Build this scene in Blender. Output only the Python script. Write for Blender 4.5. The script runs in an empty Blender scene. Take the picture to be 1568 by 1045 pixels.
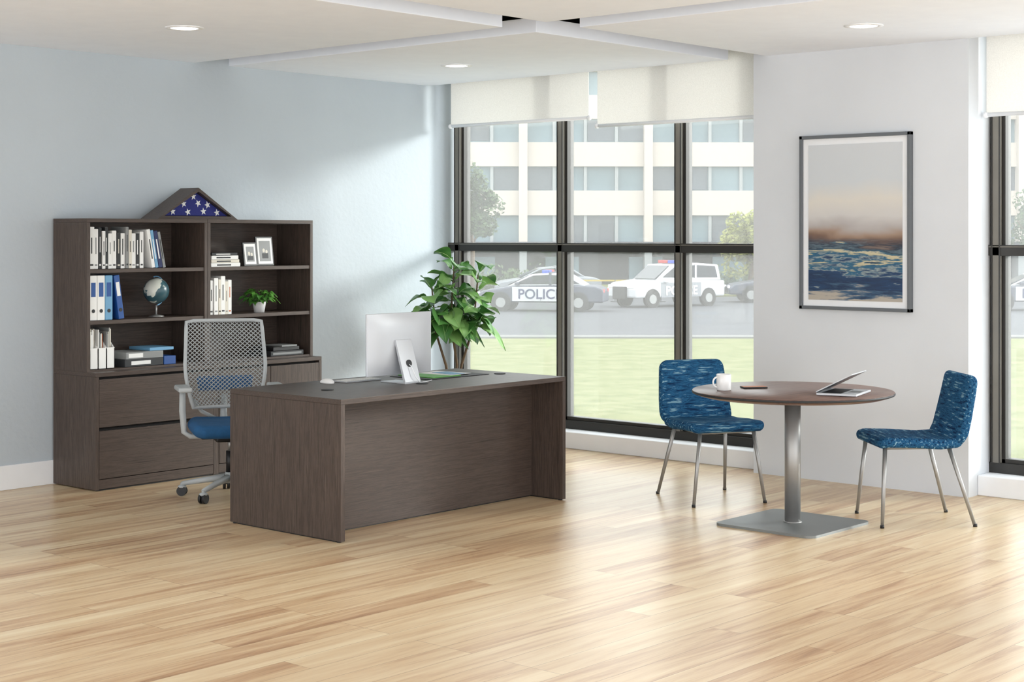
import bpy, bmesh, math, random
from mathutils import Vector, Matrix, Euler
random.seed(7)
sc = bpy.context.scene
try:
    sc.view_settings.view_transform = 'Standard'
    sc.view_settings.look = 'None'
except Exception:
    pass

# ------------------------------------------------------------------ helpers
def lin(v):
    v /= 255.0
    return v/12.92 if v <= 0.04045 else ((v+0.055)/1.055)**2.4
def C(r, g, b): return (lin(r), lin(g), lin(b), 1.0)

def mat(name, col, rough=0.5, metal=0.0, bump=0.0, bscale=60, var=0.0, vscale=8, stretch=(1,1,1), spec=0.5, emit=None, estr=0, trans=0, coat=0):
    m = bpy.data.materials.new(name); m.use_nodes = True
    nt = m.node_tree; b = nt.nodes['Principled BSDF']
    b.inputs['Base Color'].default_value = col
    b.inputs['Roughness'].default_value = rough
    b.inputs['Metallic'].default_value = metal
    b.inputs['Specular IOR Level'].default_value = spec
    if coat: b.inputs['Coat Weight'].default_value = coat
    if emit:
        b.inputs['Emission Color'].default_value = emit
        b.inputs['Emission Strength'].default_value = estr
    tc = nt.nodes.new('ShaderNodeTexCoord')
    mp = nt.nodes.new('ShaderNodeMapping'); mp.inputs['Scale'].default_value = stretch
    nt.links.new(tc.outputs['Object'], mp.inputs['Vector'])
    n = nt.nodes.new('ShaderNodeTexNoise'); n.inputs['Scale'].default_value = vscale; n.inputs['Detail'].default_value = 5
    nt.links.new(mp.outputs[0], n.inputs['Vector'])
    r = nt.nodes.new('ShaderNodeValToRGB')
    v = max(var, 0.015)
    r.color_ramp.elements[0].position = 0.3; r.color_ramp.elements[1].position = 0.7
    r.color_ramp.elements[0].color = (col[0]*(1-v), col[1]*(1-v), col[2]*(1-v), 1)
    r.color_ramp.elements[1].color = (min(1,col[0]*(1+v)), min(1,col[1]*(1+v)), min(1,col[2]*(1+v)), 1)
    nt.links.new(n.outputs['Fac'], r.inputs[0]); nt.links.new(r.outputs[0], b.inputs['Base Color'])
    if bump:
        n2 = nt.nodes.new('ShaderNodeTexNoise'); n2.inputs['Scale'].default_value = bscale; n2.inputs['Detail'].default_value = 4
        nt.links.new(tc.outputs['Object'], n2.inputs['Vector'])
        bp = nt.nodes.new('ShaderNodeBump'); bp.inputs['Strength'].default_value = bump; bp.inputs['Distance'].default_value = 0.01
        nt.links.new(n2.outputs['Fac'], bp.inputs['Height']); nt.links.new(bp.outputs[0], b.inputs['Normal'])
    return m

def ramp_mat(name, stops, scale, stretch, rough=0.5, detail=6, const=False, bump=0.0, metal=0, nrough=0.5, dist=0.0, spec=0.5):
    m = bpy.data.materials.new(name); m.use_nodes = True
    nt = m.node_tree; b = nt.nodes['Principled BSDF']
    b.inputs['Roughness'].default_value = rough; b.inputs['Metallic'].default_value = metal; b.inputs['Specular IOR Level'].default_value = spec
    tc = nt.nodes.new('ShaderNodeTexCoord')
    mp = nt.nodes.new('ShaderNodeMapping'); mp.inputs['Scale'].default_value = stretch
    nt.links.new(tc.outputs['Object'], mp.inputs['Vector'])
    n = nt.nodes.new('ShaderNodeTexNoise'); n.inputs['Scale'].default_value = scale
    n.inputs['Detail'].default_value = detail; n.inputs['Roughness'].default_value = nrough; n.inputs['Distortion'].default_value = dist
    nt.links.new(mp.outputs[0], n.inputs['Vector'])
    r = nt.nodes.new('ShaderNodeValToRGB')
    if const: r.color_ramp.interpolation = 'CONSTANT'
    els = r.color_ramp.elements
    while len(els) < len(stops): els.new(0.5)
    for e, (p, c) in zip(els, stops): e.position = p; e.color = c
    nt.links.new(n.outputs['Fac'], r.inputs[0]); nt.links.new(r.outputs[0], b.inputs['Base Color'])
    if bump:
        bp = nt.nodes.new('ShaderNodeBump'); bp.inputs['Strength'].default_value = bump; bp.inputs['Distance'].default_value = 0.005
        nt.links.new(n.outputs['Fac'], bp.inputs['Height']); nt.links.new(bp.outputs[0], b.inputs['Normal'])
    return m

class MB:
    def __init__(self): self.bm = bmesh.new(); self.mats = []
    def mi(self, m):
        if m not in self.mats: self.mats.append(m)
        return self.mats.index(m)
    def add(self, t, m, smooth=False, M=None):
        i = self.mi(m)
        if M is not None: bmesh.ops.transform(t, matrix=M, verts=t.verts)
        for f in t.faces:
            f.material_index = i
            if smooth is True: f.smooth = True
            elif smooth == 'side': f.smooth = (len(f.verts) == 4)
        me = bpy.data.meshes.new('tmp'); t.to_mesh(me); t.free()
        self.bm.from_mesh(me); bpy.data.meshes.remove(me)
    def box(self, lo, hi, m, bev=0.0, M=None, seg=2):
        t = bmesh.new(); bmesh.ops.create_cube(t, size=1)
        s = [hi[k]-lo[k] for k in range(3)]; c = [(hi[k]+lo[k])/2 for k in range(3)]
        for v in t.verts: v.co = Vector((v.co[0]*s[0]+c[0], v.co[1]*s[1]+c[1], v.co[2]*s[2]+c[2]))
        if bev: bmesh.ops.bevel(t, geom=list(t.edges), offset=bev, segments=seg, affect='EDGES', profile=0.5)
        self.add(t, m, False, M)
    def cyl(self, p0, p1, r0, r1, m, seg=24, M=None):
        p0 = Vector(p0); p1 = Vector(p1); d = p1-p0
        t = bmesh.new(); bmesh.ops.create_cone(t, cap_ends=True, segments=seg, radius1=r0, radius2=r1, depth=d.length)
        Q = Matrix.Translation((p0+p1)/2) @ d.to_track_quat('Z', 'Y').to_matrix().to_4x4()
        bmesh.ops.transform(t, matrix=Q, verts=t.verts)
        self.add(t, m, 'side', M)
    def tube(self, pts, r, m, seg=10, M=None, closed=False):
        pts = [Vector(p) for p in pts]; n = len(pts)
        rs = r if isinstance(r, (list, tuple)) else [r]*n
        t = bmesh.new(); rings = []; up = None
        for i, p in enumerate(pts):
            if closed: d = pts[(i+1) % n]-pts[i-1]
            else: d = pts[min(i+1, n-1)]-pts[max(i-1, 0)]
            d.normalize()
            if up is None:
                up = Vector((0, 0, 1)) if abs(d.z) < 0.9 else Vector((1, 0, 0))
            s = d.cross(up).normalized(); up = s.cross(d).normalized()
            rings.append([t.verts.new(p + rs[i]*(math.cos(2*math.pi*k/seg)*s + math.sin(2*math.pi*k/seg)*up)) for k in range(seg)])
        for i in range(n if closed else n-1):
            a = rings[i]; b = rings[(i+1) % n]
            for k in range(seg): t.faces.new((a[k], a[(k+1) % seg], b[(k+1) % seg], b[k]))
        if not closed:
            t.faces.new(rings[0][::-1]); t.faces.new(rings[-1])
        bmesh.ops.recalc_face_normals(t, faces=t.faces)
        self.add(t, m, 'side', M)
    def lathe(self, prof, m, c=(0,0,0), seg=40, M=None, smooth=True):
        t = bmesh.new(); rings = []
        for (r, z) in prof:
            rings.append([t.verts.new((c[0]+r*math.cos(2*math.pi*k/seg), c[1]+r*math.sin(2*math.pi*k/seg), c[2]+z)) for k in range(seg)])
        for a, b in zip(rings[:-1], rings[1:]):
            for k in range(seg): t.faces.new((a[k], a[(k+1) % seg], b[(k+1) % seg], b[k]))
        t.faces.new(rings[0][::-1]); t.faces.new(rings[-1])
        bmesh.ops.recalc_face_normals(t, faces=t.faces)
        self.add(t, m, 'side' if smooth else False, M)
    def sphere(self, c, r, m, sc3=(1,1,1), seg=24, M=None):
        t = bmesh.new(); bmesh.ops.create_uvsphere(t, u_segments=seg, v_segments=seg//2, radius=r)
        for v in t.verts: v.co = Vector((v.co[0]*sc3[0]+c[0], v.co[1]*sc3[1]+c[1], v.co[2]*sc3[2]+c[2]))
        self.add(t, m, True, M)
    def prism(self, poly, d0, d1, m, plane='XZ', bev=0.0, M=None, smooth=False):
        t = bmesh.new()
        def P(a, b, d):
            return {'XZ': (a, d, b), 'YZ': (d, a, b), 'XY': (a, b, d)}[plane]
        A = [t.verts.new(P(a, b, d0)) for a, b in poly]; B = [t.verts.new(P(a, b, d1)) for a, b in poly]
        t.faces.new(A); t.faces.new(B[::-1]); n = len(poly)
        for k in range(n): t.faces.new((A[k], B[k], B[(k+1) % n], A[(k+1) % n]))
        bmesh.ops.recalc_face_normals(t, faces=t.faces)
        if bev: bmesh.ops.bevel(t, geom=list(t.edges), offset=bev, segments=2, affect='EDGES', profile=0.5)
        self.add(t, m, smooth, M)
    def pad(self, prof, widths, th, m, curve=0.0, rc=0.05, M=None, n=40):
        P = [Vector((0, a, b)) for a, b in prof]
        L = [0]
        for a, b in zip(P[:-1], P[1:]): L.append(L[-1]+(b-a).length)
        T = L[-1]
        def at(s):
            s = min(max(s, 0), T)
            for i in range(len(P)-1):
                if s <= L[i+1]+1e-9:
                    f = (s-L[i])/(L[i+1]-L[i]); return P[i].lerp(P[i+1], f), widths[i]*(1-f)+widths[i+1]*f
            return P[-1], widths[-1]
        ss = [T*(1-math.cos(math.pi*i/n))/2 for i in range(n+1)]
        t = bmesh.new(); rings = []
        for s in ss:
            p, w = at(s); d = (at(s+0.01)[0]-at(s-0.01)[0]).normalized()
            nrm = Vector((0, -d.z, d.y))
            e = min(s, T-s)
            if e < rc: w = w-2*(rc-math.sqrt(max(rc*rc-(rc-e)**2, 0)))
            tt = th*(math.sqrt(max(1-(1-e/(th/2))**2, 0.0)) if e < th/2 else 1); tt = max(tt, 0.002)
            ring = []
            K = 9; R = tt/2
            secs = []
            for k in range(K): a = -math.pi/2+math.pi*k/(K-1); secs.append((w/2-R+R*math.cos(a), R*math.sin(a)))
            for q in range(1, 10): secs.append(((w/2-R)*(1-2*q/10), R*1.0))
            for k in range(K): a = math.pi/2+math.pi*k/(K-1); secs.append((-(w/2-R)+R*math.cos(a), R*math.sin(a)))
            for q in range(1, 10): secs.append((-(w/2-R)*(1-2*q/10), -R))
            for x, h in secs:
                ring.append(t.verts.new(p+nrm*h+Vector((x, 0, 0))+nrm*(curve*x*x)))
            rings.append(ring)
        for a, b in zip(rings[:-1], rings[1:]):
            for k in range(len(a)): t.faces.new((a[k], a[(k+1) % len(a)], b[(k+1) % len(a)], b[k]))
        t.faces.new(rings[0]); t.faces.new(rings[-1])
        bmesh.ops.recalc_face_normals(t, faces=t.faces)
        self.add(t, m, True, M)
    def obj(self, name, loc=(0,0,0), rz=0.0, parent=None, rot=None):
        me = bpy.data.meshes.new(name); self.bm.to_mesh(me); self.bm.free()
        for m in self.mats: me.materials.append(m)
        o = bpy.data.objects.new(name, me); sc.collection.objects.link(o)
        o.location = loc; o.rotation_euler = rot if rot else (0, 0, rz)
        if parent: o.parent = parent
        return o
def empty(name, loc=(0,0,0), rz=0):
    e = bpy.data.objects.new(name, None); sc.collection.objects.link(e); e.location = loc; e.rotation_euler = (0,0,rz)
    e.empty_display_size = 0.1
    return e
def Rz(a): return Matrix.Rotation(a, 4, 'Z')
def T(x, y, z): return Matrix.Translation((x, y, z))

# ------------------------------------------------------------------ materials
M_ceil = mat('ceiling_paint', C(240,245,254), 0.9)
M_void = mat('ceiling_void', C(80,82,85), 0.9)
M_wall = mat('blue_wall_paint', C(185,194,201), 0.85, bump=0.25, bscale=22, var=0.02, vscale=2)
M_white = mat('white_paint', C(238,240,243), 0.6)
M_pillar = mat('grey_wall_paint', C(216,220,225), 0.85, bump=0.12, bscale=14, var=0.035, vscale=1.5)
M_mull = mat('dark_bronze', C(46,45,43), 0.45, 0.2)
M_mull2 = mat('grey_bronze', C(116,113,106), 0.5, 0.1, var=0.05)
wd = [(0.28, C(40,33,30)), (0.40, C(62,52,47)), (0.48, C(84,72,65)), (0.54, C(60,50,46)), (0.62, C(90,78,70)), (0.74, C(66,56,51))]
M_wx = ramp_mat('laminate_grain_x', wd, 3.2, (0.5,10,30), 0.42, 12, nrough=0.75, dist=0.25, spec=0.35)
M_wz = ramp_mat('laminate_grain_z', wd, 3.2, (13,13,0.5), 0.42, 12, nrough=0.73, dist=0.25, spec=0.35)
M_tbl = ramp_mat('table_laminate', [(0.3, C(84,62,54)), (0.5, C(118,92,82)), (0.7, C(98,75,67))], 3.0, (0.8,16,16), 0.35, 8)
M_black = mat('black_plastic', C(24,24,26), 0.5)
M_dark = mat('dark_interior', C(30,27,26), 0.8)
M_silver = mat('brushed_nickel', C(158,158,157), 0.45, 0.7)
M_plate = mat('base_plate_metal', C(124,128,128), 0.45, 0.4)
M_alu = mat('aluminium', C(196,199,204), 0.38, 0.25)
M_lg = mat('light_grey_plastic', C(174,179,181), 0.5)
M_blues = mat('blue_seat_fabric', C(22,80,126), 0.8, bump=0.2, bscale=200, var=0.08, vscale=40)
M_paper = mat('paper_white', C(224,224,222), 0.7)
M_cream = mat('cream_paper', C(205,200,188), 0.7)
M_gray = mat('mid_grey', C(128,130,130), 0.6)
M_char = mat('charcoal', C(36,38,41), 0.6)
M_bblue = mat('binder_blue', C(24,72,138), 0.5)
M_navy = mat('navy', C(20,32,80), 0.6)
M_lblue = mat('label_light_blue', C(100,150,185), 0.5)
M_green = mat('green_folder', C(92,160,76), 0.6)
M_orange = mat('orange_print', C(180,96,54), 0.6)
M_ceram = mat('white_ceramic', C(232,232,232), 0.2, coat=0.3)

def fabric(name):
    m = ramp_mat(name, [(0.32, C(20,42,72)), (0.42, C(30,70,106)), (0.47, C(44,98,136)), (0.51, C(24,54,88)), (0.56, C(46,100,138)), (0.60, C(34,76,112)), (0.66, C(120,158,176))], 12.0, (0.75,6.5,6.5), 0.9, 2.5, const=False, bump=0.15, spec=0.1)
    return m
M_fab = fabric('chair_weave')

# floor
M_floor = bpy.data.materials.new('oak_planks'); M_floor.use_nodes = True
nt = M_floor.node_tree; b = nt.nodes['Principled BSDF']
tc = nt.nodes.new('ShaderNodeTexCoord')
br = nt.nodes.new('ShaderNodeTexBrick'); br.offset = 0.37; br.offset_frequency = 3
br.inputs['Scale'].default_value = 1; br.inputs['Brick Width'].default_value = 1.5; br.inputs['Row Height'].default_value = 0.15
br.inputs['Mortar Size'].default_value = 0.0011; br.inputs['Mortar Smooth'].default_value = 0.2
br.inputs['Color1'].default_value = (0,0,0,1); br.inputs['Color2'].default_value = (1,1,1,1); br.inputs['Mortar'].default_value = (0.1,0.1,0.1,1)
nt.links.new(tc.outputs['Object'], br.inputs['Vector'])
mp = nt.nodes.new('ShaderNodeMapping'); mp.inputs['Scale'].default_value = (0.55, 8, 1)
nt.links.new(tc.outputs['Object'], mp.inputs['Vector'])
vm = nt.nodes.new('ShaderNodeVectorMath'); vm.operation = 'MULTIPLY_ADD'
vm.inputs[1].default_value = (7, 3, 9); nt.links.new(br.outputs['Color'], vm.inputs[0]); nt.links.new(mp.outputs[0], vm.inputs[2])
n = nt.nodes.new('ShaderNodeTexNoise'); n.inputs['Scale'].default_value = 1.8; n.inputs['Detail'].default_value = 10; n.inputs['Roughness'].default_value = 0.66; n.inputs['Distortion'].default_value = 0.6
nt.links.new(vm.outputs[0], n.inputs['Vector'])
ma = nt.nodes.new('ShaderNodeMath'); ma.operation = 'MULTIPLY_ADD'; ma.inputs[1].default_value = 0.20
nt.links.new(br.outputs['Color'], ma.inputs[0])
mb = nt.nodes.new('ShaderNodeMath'); mb.operation = 'MULTIPLY_ADD'; mb.inputs[1].default_value = 1.1; mb.inputs[2].default_value = -0.12
nt.links.new(n.outputs['Fac'], mb.inputs[0]); nt.links.new(mb.outputs[0], ma.inputs[2])
r = nt.nodes.new('ShaderNodeValToRGB'); els = r.color_ramp.elements
els[0].position = 0.24; els[0].color = C(156,120,90); els[1].position = 0.80; els[1].color = C(228,210,176)
e = els.new(0.38); e.color = C(190,156,120); e = els.new(0.54); e.color = C(212,186,149)
nt.links.new(ma.outputs[0], r.inputs[0])
mx = nt.nodes.new('ShaderNodeMix'); mx.data_type = 'RGBA'; mx.inputs[7].default_value = C(146,116,86)
nt.links.new(br.outputs['Fac'], mx.inputs[0]); nt.links.new(r.outputs[0], mx.inputs[6]); nt.links.new(mx.outputs[2], b.inputs['Base Color'])
b.inputs['Roughness'].default_value = 0.30; b.inputs['Specular IOR Level'].default_value = 0.45
bp = nt.nodes.new('ShaderNodeBump'); bp.inputs['Strength'].default_value = 0.08; bp.inputs['Distance'].default_value = 0.004
nt.links.new(n.outputs['Fac'], bp.inputs['Height']); nt.links.new(bp.outputs[0], b.inputs['Normal'])

# glass
M_glass = bpy.data.materials.new('window_glass'); M_glass.use_nodes = True
nt = M_glass.node_tree; nt.nodes.clear()
o = nt.nodes.new('ShaderNodeOutputMaterial'); tr = nt.nodes.new('ShaderNodeBsdfTransparent'); gl = nt.nodes.new('ShaderNodeBsdfGlossy')
gl.inputs['Roughness'].default_value = 0.02; tr.inputs[0].default_value = (0.97,0.99,0.985,1)
df = nt.nodes.new('ShaderNodeBsdfTranslucent'); df.inputs[0].default_value = (1,1,1,1)  # white translucent mix puts the washed-out haze of the view into the panes
m1 = nt.nodes.new('ShaderNodeMixShader'); m1.inputs[0].default_value = 0.05
m2 = nt.nodes.new('ShaderNodeMixShader'); m2.inputs[0].default_value = 0.06
nt.links.new(tr.outputs[0], m1.inputs[1]); nt.links.new(gl.outputs[0], m1.inputs[2])
nt.links.new(m1.outputs[0], m2.inputs[1]); nt.links.new(df.outputs[0], m2.inputs[2]); nt.links.new(m2.outputs[0], o.inputs[0])
# shade
M_shade = bpy.data.materials.new('shade_fabric'); M_shade.use_nodes = True
nt = M_shade.node_tree; nt.nodes.clear()
o = nt.nodes.new('ShaderNodeOutputMaterial'); d1 = nt.nodes.new('ShaderNodeBsdfDiffuse'); d2 = nt.nodes.new('ShaderNodeBsdfTranslucent')
tc = nt.nodes.new('ShaderNodeTexCoord'); n = nt.nodes.new('ShaderNodeTexNoise'); n.inputs['Scale'].default_value = 150; n.inputs['Detail'].default_value = 2
nt.links.new(tc.outputs['Object'], n.inputs['Vector'])
r = nt.nodes.new('ShaderNodeValToRGB'); r.color_ramp.elements[0].position = .3; r.color_ramp.elements[1].position = .7
r.color_ramp.elements[0].color = C(238,237,234); r.color_ramp.elements[1].color = C(248,247,244)
nt.links.new(n.outputs['Fac'], r.inputs[0]); nt.links.new(r.outputs[0], d1.inputs[0]); nt.links.new(r.outputs[0], d2.inputs[0])
m1 = nt.nodes.new('ShaderNodeMixShader'); m1.inputs[0].default_value = 0.36
nt.links.new(d1.outputs[0], m1.inputs[1]); nt.links.new(d2.outputs[0], m1.inputs[2]); nt.links.new(m1.outputs[0], o.inputs[0])

# ------------------------------------------------------------------ room shell
X0, Y0 = -1.5, -1.5
WX, WY = 9.50, 9.09
PX = 9.18
mb_ = MB(); mb_.box((X0, Y0, -0.2), (9.62, 9.2, 0), M_floor); mb_.obj('floor')
mb_ = MB(); mb_.box((X0, WY, 0), (9.62, WY+0.15, 3.15), M_wall); mb_.obj('wall_left')
mb_ = MB(); mb_.box((PX, 4.42, 0), (9.62, 5.97, 3.0), M_pillar); mb_.obj('wall_pillar')
mb_ = MB(); mb_.box((PX, Y0, 0), (9.62, 1.05, 3.0), M_pillar); mb_.obj('wall_right')
mb_ = MB()
mb_.box((X0, Y0, 3.0), (9.62, WY, 3.15), M_void)
Z0, Z1 = 2.81, 2.90
for (a, b_, c, d) in [(X0, 6.2, 6.90, WY), (7.2, 6.2, 9.22, WY), (7.2, Y0, PX, 5.87), (X0, Y0, 6.90, 5.87)]:
    mb_.box((a, b_, Z0), (c, d, Z1), M_ceil, 0.003)
mb_.obj('ceiling')
mb_ = MB(); mb_.box((X0, WY-0.014, 0), (9.3, WY, 0.155), M_white, 0.004); mb_.obj('baseboard_left')
mb_ = MB(); mb_.box((9.30, 5.97, 0), (9.62, WY-0.014, 0.125), M_white, 0.006); mb_.obj('baseboard_window')
mb_ = MB(); mb_.box((9.30, 1.05, 0), (9.62, 4.42, 0.125), M_white, 0.006); mb_.obj('baseboard_right')

def window(name, ys, y0, y1):
    w = empty(name, (WX, (y0+y1)/2, 0.125)); oy = (y0+y1)/2; oz = 0.125
    f = MB()
    def bx(a, b_, m, bev=0.002): f.box((a[0]-WX, a[1]-oy, a[2]-oz), (b_[0]-WX, b_[1]-oy, b_[2]-oz), m, bev)
    for y in ys:
        bx((WX-0.05, y-0.026, 0.19), (WX+0.05, y+0.026, 2.95), M_mull2)
        bx((WX-0.02, y-0.050, 0.19), (WX+0.06, y-0.026, 2.95), M_mull)
        bx((WX-0.02, y+0.026, 0.19), (WX+0.06, y+0.050, 2.95), M_mull)
        bx((WX-0.054, y-0.030, 0.19), (WX-0.05, y-0.020, 2.95), M_mull)
        bx((WX-0.054, y+0.020, 0.19), (WX-0.05, y+0.030, 2.95), M_mull)
    bx((WX-0.04, y0, 0.125), (WX+0.06, y1, 0.19), M_mull)
    bx((WX-0.02, y0, 0.19), (WX+0.06, y1, 0.215), M_mull)
    bx((WX-0.05, y0, 1.478), (WX+0.06, y1, 1.545), M_mull)
    bx((WX-0.054, y0, 1.53), (WX+0.02, y1, 1.537), M_mull2)
    bx((WX-0.04, y0, 2.93), (WX+0.06, y1, 3.0), M_mull)
    f.obj('frame', parent=w)
    g = MB()
    g.box((0.018, y0-oy+0.01, 0.06), (0.024, y1-oy-0.01, 2.82), M_glass)
    g.obj('pane', parent=w)
window('window_1', [8.99, 7.90, 6.79, 6.02], 5.97, WY)
window('window_2', [4.37, 3.26, 2.15, 1.10], 1.05, 4.42)

def shade(name, ya, yb, zb):
    f = MB(); x = 9.36
    f.box((x-0.0015, ya+0.012, zb), (x+0.0015, yb-0.012, 2.93), M_shade)
    f.cyl((x, ya+0.008, zb), (x, yb-0.008, zb), 0.013, 0.013, M_white, 12)
    f.sphere((x, ya+0.008, zb), 0.02, M_white, seg=12); f.sphere((x, yb-0.008, zb), 0.02, M_white, seg=12)
    f.cyl((x+0.02, ya, 2.955), (x+0.02, yb, 2.955), 0.04, 0.04, M_white, 20)
    f.obj(name)
shade('roller_shade', 7.53, 8.98, 2.485)
shade('roller_shade', 5.985, 7.47, 2.42)
shade('roller_shade', 2.75, 4.40, 2.35)
shade('roller_shade', 1.1, 2.70, 2.35)

# downlights
M_emit = mat('lamp_glow', C(255,255,255), 0.5, emit=(1,1,1,1), estr=5.0)
for (x, y) in [(5.69,7.59), (8.24,7.84), (8.22,4.60), (5.5,4.3)]:
    f = MB(); f.lathe([(0.078,-0.003), (0.082,-0.007), (0.112,-0.004), (0.112,0.0)], M_white, seg=48)
    f.lathe([(0.0005,-0.004), (0.079,-0.004), (0.079,-0.001), (0.0005,-0.001)], M_emit, seg=48)
    f.obj('recessed_downlight', (x, y, Z0))

# ------------------------------------------------------------------ desk
DX0, DX1, DY0, DY1, DZ = 5.65, 7.479, 6.206, 7.120, 0.749
f = MB()
f.box((0,0,DZ-0.028), (1.829,0.914,DZ), M_wx, 0.0015)
f.box((0.0,0.0,0.007), (0.028,0.914,DZ-0.0285), M_wz, 0.001)
f.box((1.801,0.0,0.007), (1.829,0.914,DZ-0.0285), M_wz, 0.001)
f.box((0.028,0.25,0.008), (1.801,0.27,DZ-0.0285), M_wx, 0.0005)
f.box((0.028,0.265,0.0), (1.801,0.275,0.02), M_black)  # shade in the gap under the modesty panel, put in as a black strip
for x in (0.014, 1.815):
    f.box((x-0.006,0.05,0.0),(x+0.006,0.86,0.008),M_black)  # black strip stands in for the dark gap under each gable
    for y in (0.03, 0.884): f.cyl((x,y,0), (x,y,0.0075), 0.013, 0.013, M_black, 16)
for x, y in ((0.30,0.44), (0.92,0.32), (1.70,0.42)):
    f.lathe([(0.0005,0), (0.034,0), (0.036,0.002), (0.034,0.004), (0.0005,0.004)], M_char, (x, y, DZ), 32)
f.obj('office_desk', (DX0, DY0, 0))

# ------------------------------------------------------------------ credenza (lower storage) + hutch
LX, RX, MXc = 5.765, 7.640, 6.705
CY0, CY1, CZ = 8.595, 9.070, 0.742
f = MB(); W = RX-LX; D = CY1-CY0
f.box((0,0,CZ-0.026), (W, D, CZ), M_wx, 0.0015)
f.box((0,0.0,0.008), (0.024, D, CZ-0.0265), M_wz, 0.001)
f.box((W-0.024,0.0,0.008), (W, D, CZ-0.0265), M_wz, 0.001)
mid = MXc-LX
f.box((mid-0.022,0.003,0.008), (mid+0.022, D, CZ-0.0265), M_wz, 0.001)
f.box((0.024,0.045,0.008), (W-0.024, D, CZ-0.03), M_dark)
f.box((0.024,0.02,0.0), (W-0.024, 0.06, 0.05), M_black)
f.box((0.026,0.004,0.012), (mid-0.024,0.022,0.07), M_wx, 0.001)
f.box((mid+0.024,0.004,0.012), (W-0.026,0.022,0.07), M_wx, 0.001)
for a, b_ in [(0.075,0.375), (0.398,0.700)]:
    f.box((0.027,0.0,a), (mid-0.025,0.02,b_), M_wx, 0.0015)
h = (mid + W)/2
f.box((mid+0.025,0.0,0.075), (h-0.002,0.02,0.700), M_wz, 0.0015)
f.box((h+0.002,0.0,0.075), (W-0.027,0.02,0.700), M_wz, 0.0015)
f.cyl((h-0.04,0.0,0.64),(h-0.04,-0.003,0.64),0.008,0.008,M_black,16)
f.obj('storage_credenza', (LX, CY0, 0))
f = MB(); HY0 = 8.690; HD = CY1-HY0; HT = 1.712-CZ
def hbay(a, b_):
    f.box((a,0,0), (a+0.024,HD,HT-0.025), M_wz, 0.001); f.box((b_-0.024,0,0), (b_,HD,HT-0.025), M_wz, 0.001)
    f.box((a,0,HT-0.0245), (b_,HD,HT), M_wx, 0.001)
    f.box((a+0.024,HD-0.012,0), (b_-0.024,HD,HT-0.025), M_wx)
    f.box((a+0.024,0.004,0), (b_-0.024,HD-0.012,0.012), M_wx)
    for z in (0.310, 0.636): f.box((a+0.024,0.006,z-0.012), (b_-0.024,HD-0.012,z+0.012), M_wx, 0.001)
hbay(0, mid-0.001); hbay(mid+0.001, W)
f.obj('bookcase_hutch', (LX, HY0, CZ))
S0, S1, S2, ST = CZ+0.0125, CZ+0.3225, CZ+0.6485, 1.7125

# ------------------------------------------------------------------ books etc
def bookrow(name, x0, specs, z, y=8.71):
    f = MB(); x = 0
    for (w, h, d, m, lean, detail) in specs:
        M = T(x, random.uniform(0,0.012), 0)
        f.box((0,0,0.001), (w,d,h), m, 0.002, M=M)
        f.box((0.003,0.004,h-0.003),(w-0.003,d-0.002,h+0.0005), M_paper, M=M)
        if detail:
            f.box((w*0.36,-0.0008,h*random.uniform(.35,.5)), (w*0.58,0.001,h*random.uniform(.7,.85)), detail, M=M)
            f.box((w*0.2,-0.0008,h*0.08), (w*0.8,0.001,h*0.12), detail, M=M)
        x += w+0.002
    return f.obj(name, (x0, y, z))
B = [M_paper, M_char, M_gray, M_cream]
sp = []
pat = [(0,1),(0,2),(1,0),(0,1),(1,0),(0,2),(0,1),(1,3),(0,1),(2,1),(3,1),(0,2),(1,0),(0,1)]
for i, (a, d) in enumerate(pat):
    sp.append((random.choice([0.022,0.028,0.038,0.032]), random.uniform(0.225,0.270), 0.17, B[a], 0, B[d]))
bookrow('row_of_books', 5.795, sp, S2)
ex = 5.795+sum(s[0]+0.002 for s in sp)
f = MB(); x = 0
for i, (w, m, d) in enumerate([(0.026,M_paper,M_char),(0.022,M_lblue,M_paper),(0.030,M_navy,M_paper),(0.020,M_gray,M_char)]):
    M = T(x+0.055, 0, 0.0) @ Matrix.Rotation(-0.17-0.01*i, 4, 'Y')
    f.box((0,0,0.001),(w,0.17,0.255-0.005*i), m, 0.002, M=M)
    f.box((w*0.3,-0.0008,0.06),(w*0.6,0.001,0.19), d, M=M); x += w+0.004
f.obj('leaning_books', (ex+0.005, 8.71, S2))
f = MB(); x = 0
for i, (m, lean) in enumerate([(M_paper,0),(M_paper,0),(M_lblue,0),(M_bblue,-0.14)]):
    w = 0.055 if i < 3 else 0.042
    M = T(x+(0.045 if lean else 0),0,0) @ Matrix.Rotation(lean,4,'Y')
    f.box((0,0,0.001),(w,0.24,0.285),m,0.003,M=M)
    f.box((w*0.2,-0.001,0.15),(w*0.8,0.001,0.24), M_bblue if m is not M_bblue else M_paper, M=M)
    f.cyl((w/2,-0.002,0.06),(w/2,0.001,0.06),0.012,0.012,M_char,16,M=M); x += w+0.003
f.obj('row_of_binders', (5.797, 8.71, S1))
f = MB()
for i in range(3):
    x = i*0.062
    prof = [(0,0.002),(0.22,0.002),(0.22,0.24),(0.12,0.24),(0,0.13)]
    f.prism(prof, x, x+0.003, M_paper, 'YZ'); f.prism(prof, x+0.055, x+0.058, M_paper, 'YZ')
    f.box((x,0,0.001),(x+0.058,0.003,0.135),M_paper); f.box((x,0.217,0.001),(x+0.058,0.22,0.24),M_paper); f.box((x,0,0.001),(x+0.058,0.22,0.004),M_paper)
    for k in range(6):
        f.box((x+0.006+k*0.008,0.01+0.004*k,0.005),(x+0.011+k*0.008,0.20,0.215+random.uniform(0,0.05)), random.choice([M_paper,M_orange,M_cream,M_gray,M_char,M_paper]))
f.obj('magazine_files', (5.800, 8.71, S0))
f = MB()
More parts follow.
